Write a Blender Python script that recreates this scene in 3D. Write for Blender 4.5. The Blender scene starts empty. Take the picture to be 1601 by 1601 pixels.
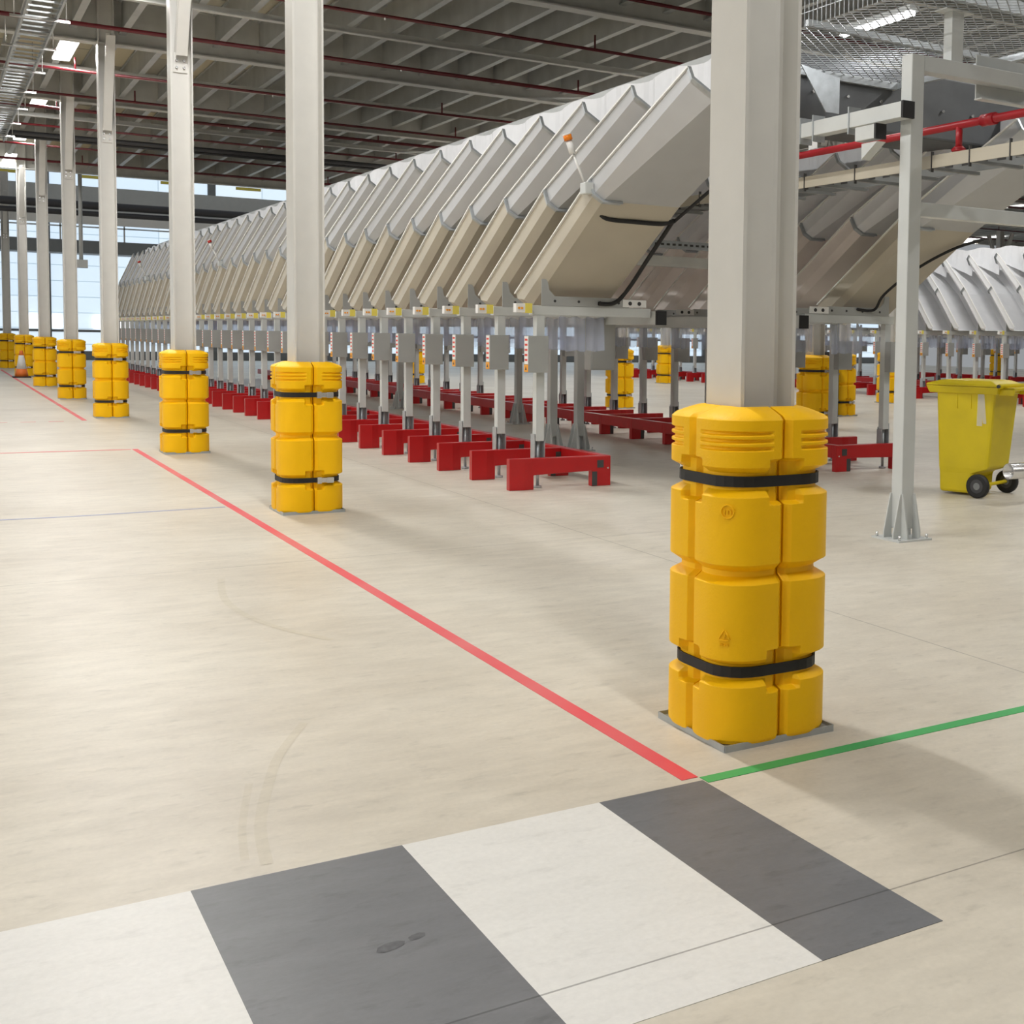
import bpy, bmesh, math, random
from mathutils import Vector, Matrix
random.seed(7)
SC = bpy.context.scene
COL = SC.collection

# ---------------------------------------------------------------- camera, world, lights, exposure
def make_camera():
    F, cx, cy, yaw, pitch, roll, hc = 1938.5, 1200.0, 654.3, .5976, -.0638, .0175, 1.29
    f = Vector((math.sin(yaw) * math.cos(pitch), math.cos(yaw) * math.cos(pitch), math.sin(pitch)))
    r = Vector((math.cos(yaw), -math.sin(yaw), 0)); u = r.cross(f)
    c, s = math.cos(roll), math.sin(roll)
    r2 = c * r + s * u; u2 = -s * r + c * u
    cam = bpy.data.cameras.new('camera'); o = bpy.data.objects.new('camera', cam); COL.objects.link(o)
    m = Matrix((r2, u2, -f)).transposed().to_4x4(); m.translation = Vector((0, 0, hc)); o.matrix_world = m
    cam.sensor_fit = 'HORIZONTAL'; cam.sensor_width = 36.0; cam.lens = F * 36 / 1601
    cam.shift_x = (800.5 - cx) / 1601; cam.shift_y = (cy - 800.5) / 1601
    cam.clip_start = .05; cam.clip_end = 300
    SC.camera = o
make_camera()
w = bpy.data.worlds.new('world'); SC.world = w; w.use_nodes = True
bg = w.node_tree.nodes['Background']; bg.inputs[0].default_value = (.92, .96, 1, 1); bg.inputs[1].default_value = .62
SC.view_settings.view_transform = 'Standard'; SC.view_settings.look = 'None'
SC.view_settings.gamma = 1; SC.view_settings.exposure = -.90; SC.view_settings.use_curve_mapping = False
LAMPS = []   # (x, y, z, length, power, along)
for y in (1.2, 6.4, 11.6, 16.7): LAMPS.append((1.87, y, 5.5, 1.7, 175 if y < 2 else 285))
for y in (21.8, 26.9, 32.0, 36.6): LAMPS.append((1.87, y, 5.5, 1.7, 70 if y > 36 else 190))
for y in (-3, 2.5, 8, 14, 20, 27, 34): LAMPS.append((-3.2, y, 5.6, 1.7, 50))
for y in (0, 5, 10, 15, 21, 28): LAMPS.append((-9, y, 5.6, 1.7, 520))  # added unseen row, brightens the left faces of the columns
for x in (10.3, 13.6, 17.6, 23.5):
    for y in (15.5, 20, 27, 34): LAMPS.append((x, y, 5.6, 1.7, 210))
for y in (-.6, -4): LAMPS.append((5.6, y, 5.6, 1.7, 60))
for x, y in ((9.5, 2.5), (9.5, 6), (12.5, 3.5)): LAMPS.append((x, y, 5.6, 1.7, 230))  # added unseen lamps, light the right floor and bounce under the middle row
LAMPS += [(27.4, 27.5, 5.6, 1.9, 150), (35.1, 36.8, 5.6, 2.2, 150)]
def area(x, y, z, sx, sy, p, col=(1, .985, .965)):
    l = bpy.data.lights.new('ceiling_light', 'AREA'); l.shape = 'RECTANGLE'; l.size = sx; l.size_y = sy
    l.energy = p; l.color = col
    o = bpy.data.objects.new('ceiling_light', l); COL.objects.link(o); o.location = (x, y, z); return o
for (x, y, z, L, p) in LAMPS: area(x, y, z - .045, .12, L, p)
area(6.0, 7.45, 3.65, .05, .8, 14, (1, 1, 1))

# ---------------------------------------------------------------- materials
def mat(name, col, rough=.5, metal=0., noise=0., nscale=6., bump=0., bscale=40., spec=.5, alpha=1., emit=0., trans=0.):
    m = bpy.data.materials.new(name); m.use_nodes = True
    nt = m.node_tree; b = nt.nodes['Principled BSDF']
    b.inputs['Base Color'].default_value = (*col, 1); b.inputs['Roughness'].default_value = rough
    b.inputs['Metallic'].default_value = metal; b.inputs['Specular IOR Level'].default_value = spec
    if alpha < 1: b.inputs['Alpha'].default_value = alpha
    if trans: b.inputs['Transmission Weight'].default_value = trans
    if emit:
        b.inputs['Emission Color'].default_value = (*col, 1); b.inputs['Emission Strength'].default_value = emit
    tc = nt.nodes.new('ShaderNodeTexCoord')
    n = nt.nodes.new('ShaderNodeTexNoise'); n.inputs['Scale'].default_value = nscale; n.inputs['Detail'].default_value = 5
    nt.links.new(tc.outputs['Object'], n.inputs['Vector'])
    mr = nt.nodes.new('ShaderNodeMapRange'); mr.inputs[1].default_value = .3; mr.inputs[2].default_value = .7
    mr.inputs[3].default_value = 1 - noise; mr.inputs[4].default_value = 1 + noise
    nt.links.new(n.outputs['Fac'], mr.inputs[0])
    mx = nt.nodes.new('ShaderNodeVectorMath'); mx.operation = 'SCALE'; mx.inputs[0].default_value = col
    nt.links.new(mr.outputs[0], mx.inputs['Scale'])
    if not emit: nt.links.new(mx.outputs[0], b.inputs['Base Color'])
    if bump:
        n2 = nt.nodes.new('ShaderNodeTexNoise'); n2.inputs['Scale'].default_value = bscale
        nt.links.new(tc.outputs['Object'], n2.inputs['Vector'])
        bp = nt.nodes.new('ShaderNodeBump'); bp.inputs['Strength'].default_value = bump; bp.inputs['Distance'].default_value = .01
        nt.links.new(n2.outputs['Fac'], bp.inputs['Height']); nt.links.new(bp.outputs[0], b.inputs['Normal'])
    return m
M = dict(
 paint=mat('column_paint', (.69, .68, .645), .42, noise=.03),
 yellow=mat('yellow_plastic', (1.0, .56, .0), .5, spec=.3, noise=.05, nscale=3, bump=.12, bscale=160),
 black=mat('black_rubber', (.012, .012, .013), .6),
 chrome=mat('bright_steel', (.75, .75, .75), .25, metal=.9),
 galv=mat('galvanised_steel', (.45, .48, .50), .40, metal=.5, noise=.12, nscale=14),
 red=mat('red_paint', (.44, .008, .010), .32, noise=.06),
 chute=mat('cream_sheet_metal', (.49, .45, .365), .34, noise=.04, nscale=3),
 belly=mat('dark_grey_paint', (.09, .095, .10), .45, noise=.1), bounce_chute=mat('bounce_lit_sheet_metal', (.80, .73, .68), .36, noise=.04, nscale=3),
 upper=mat('pale_sheet_metal', (.50, .51, .52), .30, metal=.15, noise=.04, nscale=3), rim=mat('pale_rail_and_edge_highlight', (.85, .85, .82), .4),
 hood=mat('white_sheet_metal', (.78, .79, .81), .4, noise=.03),
 frame=mat('light_grey_paint', (.56, .58, .57), .4, noise=.03),
 box=mat('control_box_grey', (.36, .37, .36), .5, noise=.02),
 white=mat('white_plastic', (.8, .8, .78), .5),
 label_yellow=mat('label_yellow', (.8, .68, .12), .5), label_red=mat('label_red', (.7, .06, .04), .5),
 label_orange=mat('label_orange', (.85, .36, .03), .5), ink=mat('ink', (.05, .05, .05), .6),
 pipe=mat('sprinkler_red', (.11, .006, .010), .4, noise=.1),
 pipe_bright=mat('bright_pipe_red', (.42, .012, .02), .35, noise=.05),
 roofsteel=mat('roof_steel', (.56, .56, .53), .55, noise=.06),
 purlin=mat('purlin_galv', (.5, .51, .5), .45, metal=.3, noise=.1, nscale=3),
 dark=mat('dark_steel', (.05, .05, .055), .5), mid=mat('machine_grey', (.2, .21, .21), .5, noise=.05),
 lamp=mat('lamp_tube', (1, .97, .92), emit=9), lampbright=mat('lamp_tube_white', (1, 1, 1), emit=12),
 amber=mat('amber_lens', (.8, .22, .01), .25), redlens=mat('red_lens', (.5, .03, .02), .3),
 binyel=mat('bin_yellow', (.68, .53, .005), .42, noise=.06, nscale=4),
 orange=mat('cone_orange', (.85, .2, .03), .5),
 tape=mat('clear_tape', (.8, .8, .75), .2, alpha=.55),
)
def tape_mat(name, col, wear):
    m = mat(name, col, .5); nt = m.node_tree; b = nt.nodes['Principled BSDF']
    tc = nt.nodes.new('ShaderNodeTexCoord'); n = nt.nodes.new('ShaderNodeTexNoise'); n.inputs['Scale'].default_value = 1.1; n.inputs['Detail'].default_value = 8
    nt.links.new(tc.outputs['Object'], n.inputs['Vector'])
    r = nt.nodes.new('ShaderNodeValToRGB'); r.color_ramp.elements[0].position = .38; r.color_ramp.elements[1].position = .66
    r.color_ramp.elements[0].color = (*col, 1); r.color_ramp.elements[1].color = (*wear, 1)
    nt.links.new(n.outputs['Fac'], r.inputs[0]); nt.links.new(r.outputs[0], b.inputs['Base Color']); return m
M['redtape'] = tape_mat('red_floor_tape', (.72, .05, .07), (.70, .17, .17))
M['greentape'] = tape_mat('green_floor_tape', (.05, .36, .10), (.07, .42, .13))
M['bluetape'] = tape_mat('faded_blue_tape', (.26, .30, .50), (.42, .42, .50))

def N(nt, t, **k):
    n = nt.nodes.new(t)
    for a, v in k.items(): setattr(n, a, v)
    return n
def floor_mat(name, stops, streak, dirt, joint=True, rough=.42):
    m = bpy.data.materials.new(name); m.use_nodes = True; nt = m.node_tree; L = nt.links.new
    b = nt.nodes['Principled BSDF']; b.inputs['Roughness'].default_value = rough; b.inputs['Specular IOR Level'].default_value = .35
    geo = N(nt, 'ShaderNodeNewGeometry')
    def noise(scale, sx, sy, det=6, rot=0):
        mp = N(nt, 'ShaderNodeMapping'); mp.inputs['Scale'].default_value = (sx, sy, 1); mp.inputs['Rotation'].default_value = (0, 0, rot)
        L(geo.outputs['Position'], mp.inputs[0]); n = N(nt, 'ShaderNodeTexNoise'); n.inputs['Scale'].default_value = scale
        n.inputs['Detail'].default_value = det; n.inputs['Roughness'].default_value = .62; L(mp.outputs[0], n.inputs['Vector']); return n
    n1 = noise(.55, 1, 1, 5); r = N(nt, 'ShaderNodeValToRGB')
    r.color_ramp.elements[0].position = .35; r.color_ramp.elements[1].position = .65
    r.color_ramp.elements[0].color = (*stops[0], 1); r.color_ramp.elements[1].color = (*stops[1], 1); L(n1.outputs['Fac'], r.inputs[0])
    n2 = noise(3.2, 1.2, 3.5, 10, .55); m2 = N(nt, 'ShaderNodeMapRange'); m2.inputs[1].default_value = .3; m2.inputs[2].default_value = .7
    m2.inputs[3].default_value = 1 - streak; m2.inputs[4].default_value = 1 + streak; L(n2.outputs['Fac'], m2.inputs[0])
    v = N(nt, 'ShaderNodeVectorMath', operation='SCALE'); L(r.outputs[0], v.inputs[0]); L(m2.outputs[0], v.inputs['Scale'])
    n3 = noise(9, 1, 2.2, 12, .4); m3 = N(nt, 'ShaderNodeMapRange'); m3.inputs[1].default_value = .56; m3.inputs[2].default_value = .78
    m3.inputs[3].default_value = 1; m3.inputs[4].default_value = 1 - dirt; L(n3.outputs['Fac'], m3.inputs[0])
    v2 = N(nt, 'ShaderNodeVectorMath', operation='SCALE'); L(v.outputs[0], v2.inputs[0]); L(m3.outputs[0], v2.inputs['Scale'])
    # speckle
    n4 = noise(55, 1, 1, 3); m4 = N(nt, 'ShaderNodeMapRange'); m4.inputs[1].default_value = .3; m4.inputs[2].default_value = .7
    m4.inputs[3].default_value = .965; m4.inputs[4].default_value = 1.035; L(n4.outputs['Fac'], m4.inputs[0])
    v3 = N(nt, 'ShaderNodeVectorMath', operation='SCALE'); L(v2.outputs[0], v3.inputs[0]); L(m4.outputs[0], v3.inputs['Scale'])
    out = v3.outputs[0]
    # sawn joints: lines at constant Y (2.18 + 4.97 n) and X (-.6 + 5.6 n)
    if joint:
        sp = N(nt, 'ShaderNodeSeparateXYZ'); L(geo.outputs['Position'], sp.inputs[0])
        fac = None
        for ax, off, per in ((1, 2.18, 4.985), (0, 3.55, 5.6)):
            a = N(nt, 'ShaderNodeMath', operation='SUBTRACT'); L(sp.outputs[ax], a.inputs[0]); a.inputs[1].default_value = off - per / 2
            q = N(nt, 'ShaderNodeMath', operation='FLOORED_MODULO'); L(a.outputs[0], q.inputs[0]); q.inputs[1].default_value = per
            s = N(nt, 'ShaderNodeMath', operation='SUBTRACT'); L(q.outputs[0], s.inputs[0]); s.inputs[1].default_value = per / 2
            ab = N(nt, 'ShaderNodeMath', operation='ABSOLUTE'); L(s.outputs[0], ab.inputs[0])
            c = N(nt, 'ShaderNodeMath', operation='LESS_THAN'); L(ab.outputs[0], c.inputs[0]); c.inputs[1].default_value = .0028
            if fac is None: fac = c.outputs[0]
            else:
                mxx = N(nt, 'ShaderNodeMath', operation='MAXIMUM'); L(fac, mxx.inputs[0]); L(c.outputs[0], mxx.inputs[1]); fac = mxx.outputs[0]
        mm = N(nt, 'ShaderNodeMapRange'); L(fac, mm.inputs[0]); mm.inputs[3].default_value = 1; mm.inputs[4].default_value = .5
        v4 = N(nt, 'ShaderNodeVectorMath', operation='SCALE'); L(out, v4.inputs[0]); L(mm.outputs[0], v4.inputs['Scale']); out = v4.outputs[0]
    L(out, b.inputs['Base Color'])
    bp = N(nt, 'ShaderNodeBump'); bp.inputs['Strength'].default_value = .12; bp.inputs['Distance'].default_value = .01
    L(n3.outputs['Fac'], bp.inputs['Height']); L(bp.outputs[0], b.inputs['Normal'])
    return m
M['floor'] = floor_mat('concrete_floor', ((.54, .495, .415), (.655, .615, .53)), .085, .22)
M['greypaint'] = floor_mat('grey_walkway_paint', ((.132, .137, .148), (.178, .182, .192)), .10, .34)
M['whitepaint'] = floor_mat('white_walkway_paint', ((.695, .69, .66), (.76, .755, .735)), .03, .14)
def deck_mat():
    m = bpy.data.materials.new('roof_deck'); m.use_nodes = True; nt = m.node_tree; L = nt.links.new
    b = nt.nodes['Principled BSDF']; b.inputs['Roughness'].default_value = .7
    geo = N(nt, 'ShaderNodeNewGeometry'); mp = N(nt, 'ShaderNodeMapping'); mp.inputs['Rotation'].default_value = (0, 0, math.pi / 2); L(geo.outputs['Position'], mp.inputs[0])
    br = N(nt, 'ShaderNodeTexBrick'); br.inputs['Color1'].default_value = (.80, .70, .48, 1); br.inputs['Color2'].default_value = (.42, .41, .36, 1)
    br.inputs['Mortar'].default_value = (.06, .055, .05, 1); br.inputs['Scale'].default_value = 1; br.inputs['Mortar Size'].default_value = .012
    br.inputs['Brick Width'].default_value = 2.4; br.inputs['Row Height'].default_value = .62
    L(mp.outputs[0], br.inputs['Vector']); L(br.outputs[0], b.inputs['Base Color']); return m
M['deck'] = deck_mat()
def glass_film():
    m = bpy.data.materials.new('clear_pvc'); m.use_nodes = True; nt = m.node_tree; L = nt.links.new
    b = nt.nodes['Principled BSDF']; b.inputs['Base Color'].default_value = (.55, .62, .84, 1); b.inputs['Roughness'].default_value = .06
    b.inputs['Alpha'].default_value = .38; b.inputs['Specular IOR Level'].default_value = .9; return m
M['pvc'] = glass_film()
def panel_mat():
    m = bpy.data.materials.new('daylight_panel'); m.use_nodes = True; nt = m.node_tree; L = nt.links.new
    b = nt.nodes['Principled BSDF']; b.inputs['Base Color'].default_value = (.7, .82, .92, 1); b.inputs['Roughness'].default_value = .3
    geo = N(nt, 'ShaderNodeNewGeometry'); br = N(nt, 'ShaderNodeTexBrick'); br.offset = 0
    mp = N(nt, 'ShaderNodeMapping'); mp.inputs['Rotation'].default_value = (math.pi / 2, 0, 0); L(geo.outputs['Position'], mp.inputs[0])
    br.inputs['Color1'].default_value = (.66, .82, 1, 1); br.inputs['Color2'].default_value = (.78, .9, 1, 1); br.inputs['Mortar'].default_value = (.30, .42, .5, 1)
    br.inputs['Scale'].default_value = 1; br.inputs['Brick Width'].default_value = 2.0; br.inputs['Row Height'].default_value = .62; br.inputs['Mortar Size'].default_value = .015
    L(mp.outputs[0], br.inputs['Vector']); L(br.outputs[0], b.inputs['Emission Color']); b.inputs['Emission Strength'].default_value = 1.5; return m
M['daylight'] = panel_mat(); M['brightpane'] = mat('bright_pane', (1, 1, 1), emit=2.4)

# ---------------------------------------------------------------- mesh helpers
class MB:
    def __init__(s): s.v = []; s.f = []; s.sm = []; s.cut = None
    def add(s, vs, fs, smooth=False):
        n = len(s.v); s.v += [tuple(p) for p in vs]; s.f += [tuple(n + i for i in f) for f in fs]; s.sm += [smooth] * len(fs); return s
    def second(s, m): s.cut = (len(s.f), m); return s
    def box(s, x0, x1, y0, y1, z0, z1):
        vs = [(x, y, z) for z in (z0, z1) for y in (y0, y1) for x in (x0, x1)]
        return s.add(vs, [(0, 2, 3, 1), (4, 5, 7, 6), (0, 1, 5, 4), (2, 6, 7, 3), (0, 4, 6, 2), (1, 3, 7, 5)])
    def bar(s, a, b, w, h, up=(0, 0, 1)):
        a, b = Vector(a), Vector(b); d = (b - a).normalized(); u = Vector(up)
        r = d.cross(u)
        if r.length < 1e-4: r = d.cross(Vector((0, 1, 0)))
        r.normalize(); u = r.cross(d).normalized(); vs = []
        for p in (a, b):
            for i, j in ((-1, -1), (1, -1), (1, 1), (-1, 1)): vs.append(p + r * w / 2 * i + u * h / 2 * j)
        return s.add(vs, [(3, 2, 1, 0), (4, 5, 6, 7), (0, 1, 5, 4), (1, 2, 6, 5), (2, 3, 7, 6), (3, 0, 4, 7)])
    def tube(s, pts, r, n=10, cap=True):
        pts = [Vector(p) for p in pts]; rs = r if isinstance(r, (list, tuple)) else [r] * len(pts); vs = []
        d0 = (pts[1] - pts[0]).normalized(); ref = Vector((0, 0, 1)) if abs(d0.z) < .9 else Vector((1, 0, 0))
        for i, p in enumerate(pts):
            d = (pts[min(i + 1, len(pts) - 1)] - pts[max(i - 1, 0)]).normalized()
            x = d.cross(ref).normalized(); y = x.cross(d).normalized()
            for k in range(n):
                a = 2 * math.pi * k / n; vs.append(p + (x * math.cos(a) + y * math.sin(a)) * rs[i])
        fs = []
        for i in range(len(pts) - 1):
            for k in range(n): fs.append((i * n + k, i * n + (k + 1) % n, (i + 1) * n + (k + 1) % n, (i + 1) * n + k))
        s.add(vs, fs, True)
        if cap:
            s.f.append(tuple(len(s.v) - n * len(pts) + k for k in reversed(range(n)))); s.sm.append(False)
            s.f.append(tuple(len(s.v) - n + k for k in range(n))); s.sm.append(False)
        return s
    def loft(s, rings, smooth=False, cap=True):
        n = len(rings[0]); vs = [p for r in rings for p in r]; fs = []
        for i in range(len(rings) - 1):
            for k in range(n): fs.append((i * n + k, i * n + (k + 1) % n, (i + 1) * n + (k + 1) % n, (i + 1) * n + k))
        b = len(s.v); s.add(vs, fs, smooth)
        if cap:
            s.f.append(tuple(b + k for k in reversed(range(n)))); s.sm.append(False)
            s.f.append(tuple(b + (len(rings) - 1) * n + k for k in range(n))); s.sm.append(False)
        return s
    def prism(s, poly, axis, a, b):   # poly in the two other axes
        def P(u, v, t): return ((t, u, v), (u, t, v), (u, v, t))[axis]
        return s.loft([[P(u, v, a) for u, v in poly], [P(u, v, b) for u, v in poly]])
    def build(s, name, m, parent=None, bevel=0, mirror=False):
        me = bpy.data.meshes.new(name); vs = s.v
        if mirror: vs = [(-x, y, z) for x, y, z in vs]
        me.from_pydata(vs, [], s.f)
        for p, q in zip(me.polygons, s.sm): p.use_smooth = q
        me.materials.append(M[m] if isinstance(m, str) else m)
        if s.cut is not None:
            me.materials.append(M[s.cut[1]])
            for p in me.polygons[s.cut[0]:]: p.material_index = 1
        bm = bmesh.new(); bm.from_mesh(me); bmesh.ops.recalc_face_normals(bm, faces=bm.faces); bm.to_mesh(me); bm.free()
        o = bpy.data.objects.new(name, me); COL.objects.link(o)
        if parent: o.parent = parent
        if bevel:
            md = o.modifiers.new('bevel', 'BEVEL'); md.width = bevel; md.segments = 2; md.limit_method = 'ANGLE'
        return o
def tag(o, label=None, cat=None, group=None, kind=None):
    if label: o['label'] = label
    if cat: o['category'] = cat
    if group: o['group'] = group
    if kind: o['kind'] = kind
    return o
def thing(name, label, cat, loc=(0, 0, 0), group=None, rz=0):
    o = bpy.data.objects.new(name, None); COL.objects.link(o); o.location = loc; o.rotation_euler = (0, 0, rz)
    return tag(o, label, cat, group)
KIDS = {}
def copy_tree(o, parent=None, skip=()):
    c = o.copy(); COL.objects.link(c); c.parent = parent
    for ch in [k for k in bpy.data.objects if k.parent == o and k.name.split('.')[0] not in skip]: copy_tree(ch, c, skip)
    return c
def dup(src, loc, label, skip=()):
    c = copy_tree(src, None, skip); c.location = loc; c['label'] = label; return c
ORD = ['first', 'second', 'third', 'fourth', 'fifth', 'sixth', 'seventh', 'eighth', 'ninth', 'tenth', 'eleventh', 'twelfth', 'thirteenth', 'fourteenth', 'fifteenth', 'sixteenth', 'seventeenth', 'eighteenth', 'nineteenth', 'twentieth', 'twenty-first', 'twenty-second', 'twenty-third', 'twenty-fourth', 'twenty-fifth', 'twenty-sixth', 'twenty-seventh', 'twenty-eighth', 'twenty-ninth', 'thirtieth', 'thirty-first', 'thirty-second', 'thirty-third', 'thirty-fourth']
def textmesh(txt, size, m, parent, mw, extr=.002, name='lettering'):
    cu = bpy.data.curves.new('t', 'FONT'); cu.body = txt; cu.size = size; cu.extrude = extr; cu.align_x = 'CENTER'; cu.align_y = 'CENTER'; cu.resolution_u = 3
    t = bpy.data.objects.new('t', cu); COL.objects.link(t); bpy.context.view_layer.update()
    me = bpy.data.meshes.new_from_object(t.evaluated_get(bpy.context.evaluated_depsgraph_get())); bpy.data.objects.remove(t)
    me.materials.clear(); me.materials.append(M[m]); o = bpy.data.objects.new(name, me); COL.objects.link(o); o.parent = parent; o.matrix_local = mw; return o

# ---------------------------------------------------------------- the setting
tag(MB().box(-14, 46, -8, 56, -.12, 0).build('floor', 'floor'), kind='structure')
tag(MB().box(-14, 46, -8, 39, 5.95, 6.1).build('ceiling', 'deck'), kind='structure')
tag(MB().box(-14, 46, -8.2, -8, 0, 6.1).build('wall_near_blocker', 'mid'), kind='structure')  # unseen wall added to keep light off the camera-facing faces
mb = MB(); mb.box(-14, 46, 56, 56.2, 0, .35); mb.box(-14, 46, 56, 56.2, 9.2, 9.8)
for x in range(-14, 47, 6): mb.box(x - .15, x + .15, 55.9, 56.2, .35, 9.2)
for z in (1.15, 4.2, 6.2): mb.box(-14, 46, 55.95, 56.1, z - .05, z + .05)
tag(mb.build('wall_far', 'mid'), kind='structure')
for i, x in enumerate(range(-14, 46, 6)):
    tag(MB().box(x + .15, x + 5.85, 56.02, 56.06, .35, 9.2).build('window_%d' % (i + 1), 'daylight'), kind='structure')

# ---------------------------------------------------------------- painted walkway and tapes
walk = thing('painted_walkway', 'zebra walkway of alternating white and grey bands painted on the concrete', 'floor marking', (0, 0, 0))
Y0, Y1 = 1.995, 3.03
for a, b, m in ((-1.3, -.02, 'greypaint'), (-.02, .48, 'whitepaint'), (.48, .97, 'greypaint'), (.97, 1.52, 'whitepaint'), (1.52, 1.855, 'greypaint')):
    MB().box(a, b, Y0, Y1, 0, .0012).build('grey_band' if m == 'greypaint' else 'white_band', m, walk)
fp = MB()
for j, pts in enumerate(([(.752, 2.518), (.765, 2.508), (.79, 2.512), (.812, 2.522), (.818, 2.535), (.805, 2.545), (.78, 2.545), (.76, 2.536)], [(.828, 2.531), (.845, 2.530), (.862, 2.537), (.866, 2.549), (.855, 2.556), (.838, 2.553), (.827, 2.545)])):
    fp.add([(x, y, .0018) for x, y in pts], [tuple(range(len(pts)))])
M['print'] = mat('dusty_print', (.085, .088, .095), .6, noise=.3, nscale=60)
tag(fp.build('shoe_print', 'print'), 'dark shoe print on the middle grey walkway band', 'print')
def tape(pts, wdt, m, name, label, cat='floor tape', z=.0008, t=.0014):
    mb = MB()
    for a, b in zip(pts[:-1], pts[1:]): mb.bar((a[0], a[1], z), (b[0], b[1], z), wdt, t)
    return tag(mb.build(name, m), label, cat)
tape([(1.83, 3.06), (1.84, 14.72)], .055, 'redtape', 'red_floor_tape', 'long red tape line running beside the column guards to the green tape')
tape([(1.86, 3.03), (7.2, 3.10)], .05, 'greentape', 'green_floor_tape', 'green tape line crossing the floor in front of the nearest column guard')
tape([(-3, 14.70), (-.5, 14.66), (.6, 14.72), (1.8, 14.68)], .05, 'redtape', 'red_floor_tape', 'thin red tape line turning left off the far end of the long one')
tape([(-3, 9.6), (0, 9.66), (.8, 9.60), (1.79, 9.64)], .03, 'bluetape', 'blue_floor_tape', 'thin faded blue line reaching the red tape from the left')
tape([(1.82, 19.5), (1.86, 43)], .06, 'redtape', 'red_floor_tape', 'far red tape line beside the most distant column guards')
t = thing('dashed_floor_tape', 'dashed thin red line across the floor before the fourth guard', 'floor tape')
for k in range(7): MB().bar((-.6 + k * .33, 19.4, .0008), (-.42 + k * .33, 19.4, .0008), .04, .0014).build('dash', 'redtape', t)

def mark(pts, w_, label):
    P = [Vector((x, y, .0006)) for x, y in pts]; mb = MB(); fine = []
    for i in range(len(P) - 1):
        a, b, c, d = P[max(i - 1, 0)], P[i], P[i + 1], P[min(i + 2, len(P) - 1)]
        for k in range(5):
            q = k / 5; fine.append(.5 * ((2 * b) + (-a + c) * q + (2 * a - 5 * b + 4 * c - d) * q ** 2 + (-a + 3 * b - 3 * c + d) * q ** 3))
    fine.append(P[-1]); vs = []
    for i, p in enumerate(fine):
        d = (fine[min(i + 1, len(fine) - 1)] - fine[max(i - 1, 0)]).normalized(); n = Vector((-d.y, d.x, 0)) * w_ / 2; vs += [p - n, p + n]
    mb.add(vs, [(2 * i, 2 * i + 2, 2 * i + 3, 2 * i + 1) for i in range(len(fine) - 1)])
    tag(mb.build('tyre_mark', 'tyre'), label, 'tyre mark')
M['tyre'] = floor_mat('tyre_mark', ((.52, .475, .385), (.60, .555, .455)), .09, .3, False)
mark([(.66, 3.09), (.70, 3.35), (.78, 3.63), (.87, 3.89), (1.01, 4.17)], .03, 'faint curved tyre mark just beyond the middle grey walkway band, right one')
mark([(.62, 3.14), (.66, 3.37), (.74, 3.68)], .02, 'faint short tyre mark just beyond the middle grey walkway band, left one')
mark([(1.25, 6.85), (1.17, 6.34), (1.18, 5.91), (1.27, 5.53), (1.39, 5.26)], .035, 'faint curved tyre mark left of the long red tape')
# ---------------------------------------------------------------- steel columns
COLY = [3.41, 9.22, 14.15, 20.1, 25.5, 30.9, 37.3, 44.3]
COLX = [2.25, 2.265, 2.24, 2.215, 2.19, 2.15, 2.14, 2.10]
H = 5.95
def column_proto():
    t = thing('steel_column', '', 'column', group='steel columns along the aisle')
    h = .105; mb = MB(); R = .006
    mb.box(-h, -h + .013, -h, h, 0, H); mb.box(h - .013, h, -h, h, 0, H); mb.box(-h + .013, h - .013, -.004, .004, 0, H)
    for sx in (-1, 1):     # root radius fillets
        for sy in (-1, 1):
            p = [(sx * (h - .013), sy * .004), (sx * (h - .030), sy * .004), (sx * (h - .018), sy * .010), (sx * (h - .013), sy * .022)]
            mb.prism(p, 2, 0, H)
    mb.build('shaft', 'paint', t)
    MB().box(-.109, .109, -.109, .109, 0, .02).build('base_plate', 'galv', t)
    for sy in (-1, 1):
        m2 = MB(); a = Vector((0, sy * .06, 4.1)); b = Vector((0, sy * .62, 5.32))
        d = (b - a).normalized(); nrm = Vector((0, d.z, -d.y)) * sy
        m2.bar(a + nrm * .05, b + nrm * .05, .11, .01, nrm); m2.bar(a - nrm * .05, b - nrm * .05, .11, .01, nrm); m2.bar(a, b, .008, .1, nrm)
        m2.build('knee_brace', 'paint', t)
        m3 = MB(); m3.box(-.065, .065, min(sy * .006, sy * .018), max(sy * .006, sy * .018), 3.92, 4.12)
        g = m3.build('gusset_plate', 'paint', t); m4 = MB()
        for x in (-.035, .035):
            for z in (3.97, 4.04): m4.tube([(x, sy * .018, z), (x, sy * .034, z)], .014, 6)
        m4.build('bolt', 'chrome', g)
    return t
cp = column_proto()
cw = ['nearest steel column, rising out of the closest yellow guard', 'second steel column from the camera, left of centre', 'third steel column back along the aisle', 'fourth steel column back along the aisle', 'fifth steel column back along the aisle', 'sixth steel column back along the aisle', 'seventh steel column back, pale one near the traffic cone', 'furthest steel column, at the left edge of the photo']
BGCOL = [(10.75, 14.6, 'column in the background just right of the nearest column'), (10.42, 20.1, 'column behind the row of white hoods, left of the nearest column'),
 (13.05, 16.95, 'column in the background standing beside the black-padded guard'), (16.75, 20.1, 'background column left of the tall gantry post'), (17.25, 30.5, 'distant column left of the nearest column'),
 (10.4, 31.4, 'distant column seen low under the chutes'), (28.9, 33.6, 'distant column right of the tall gantry post'), (33.0, 33.4, 'distant column above the yellow bin')]
cp.location = (COLX[0], COLY[0], 0); cp['label'] = cw[0]
for i in range(1, 8): dup(cp, (COLX[i], COLY[i], 0), cw[i])
for x, y, l in BGCOL:
    c = dup(cp, (x, y, 0), 'grey steel ' + l); c['group'] = 'steel columns in the background'

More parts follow.
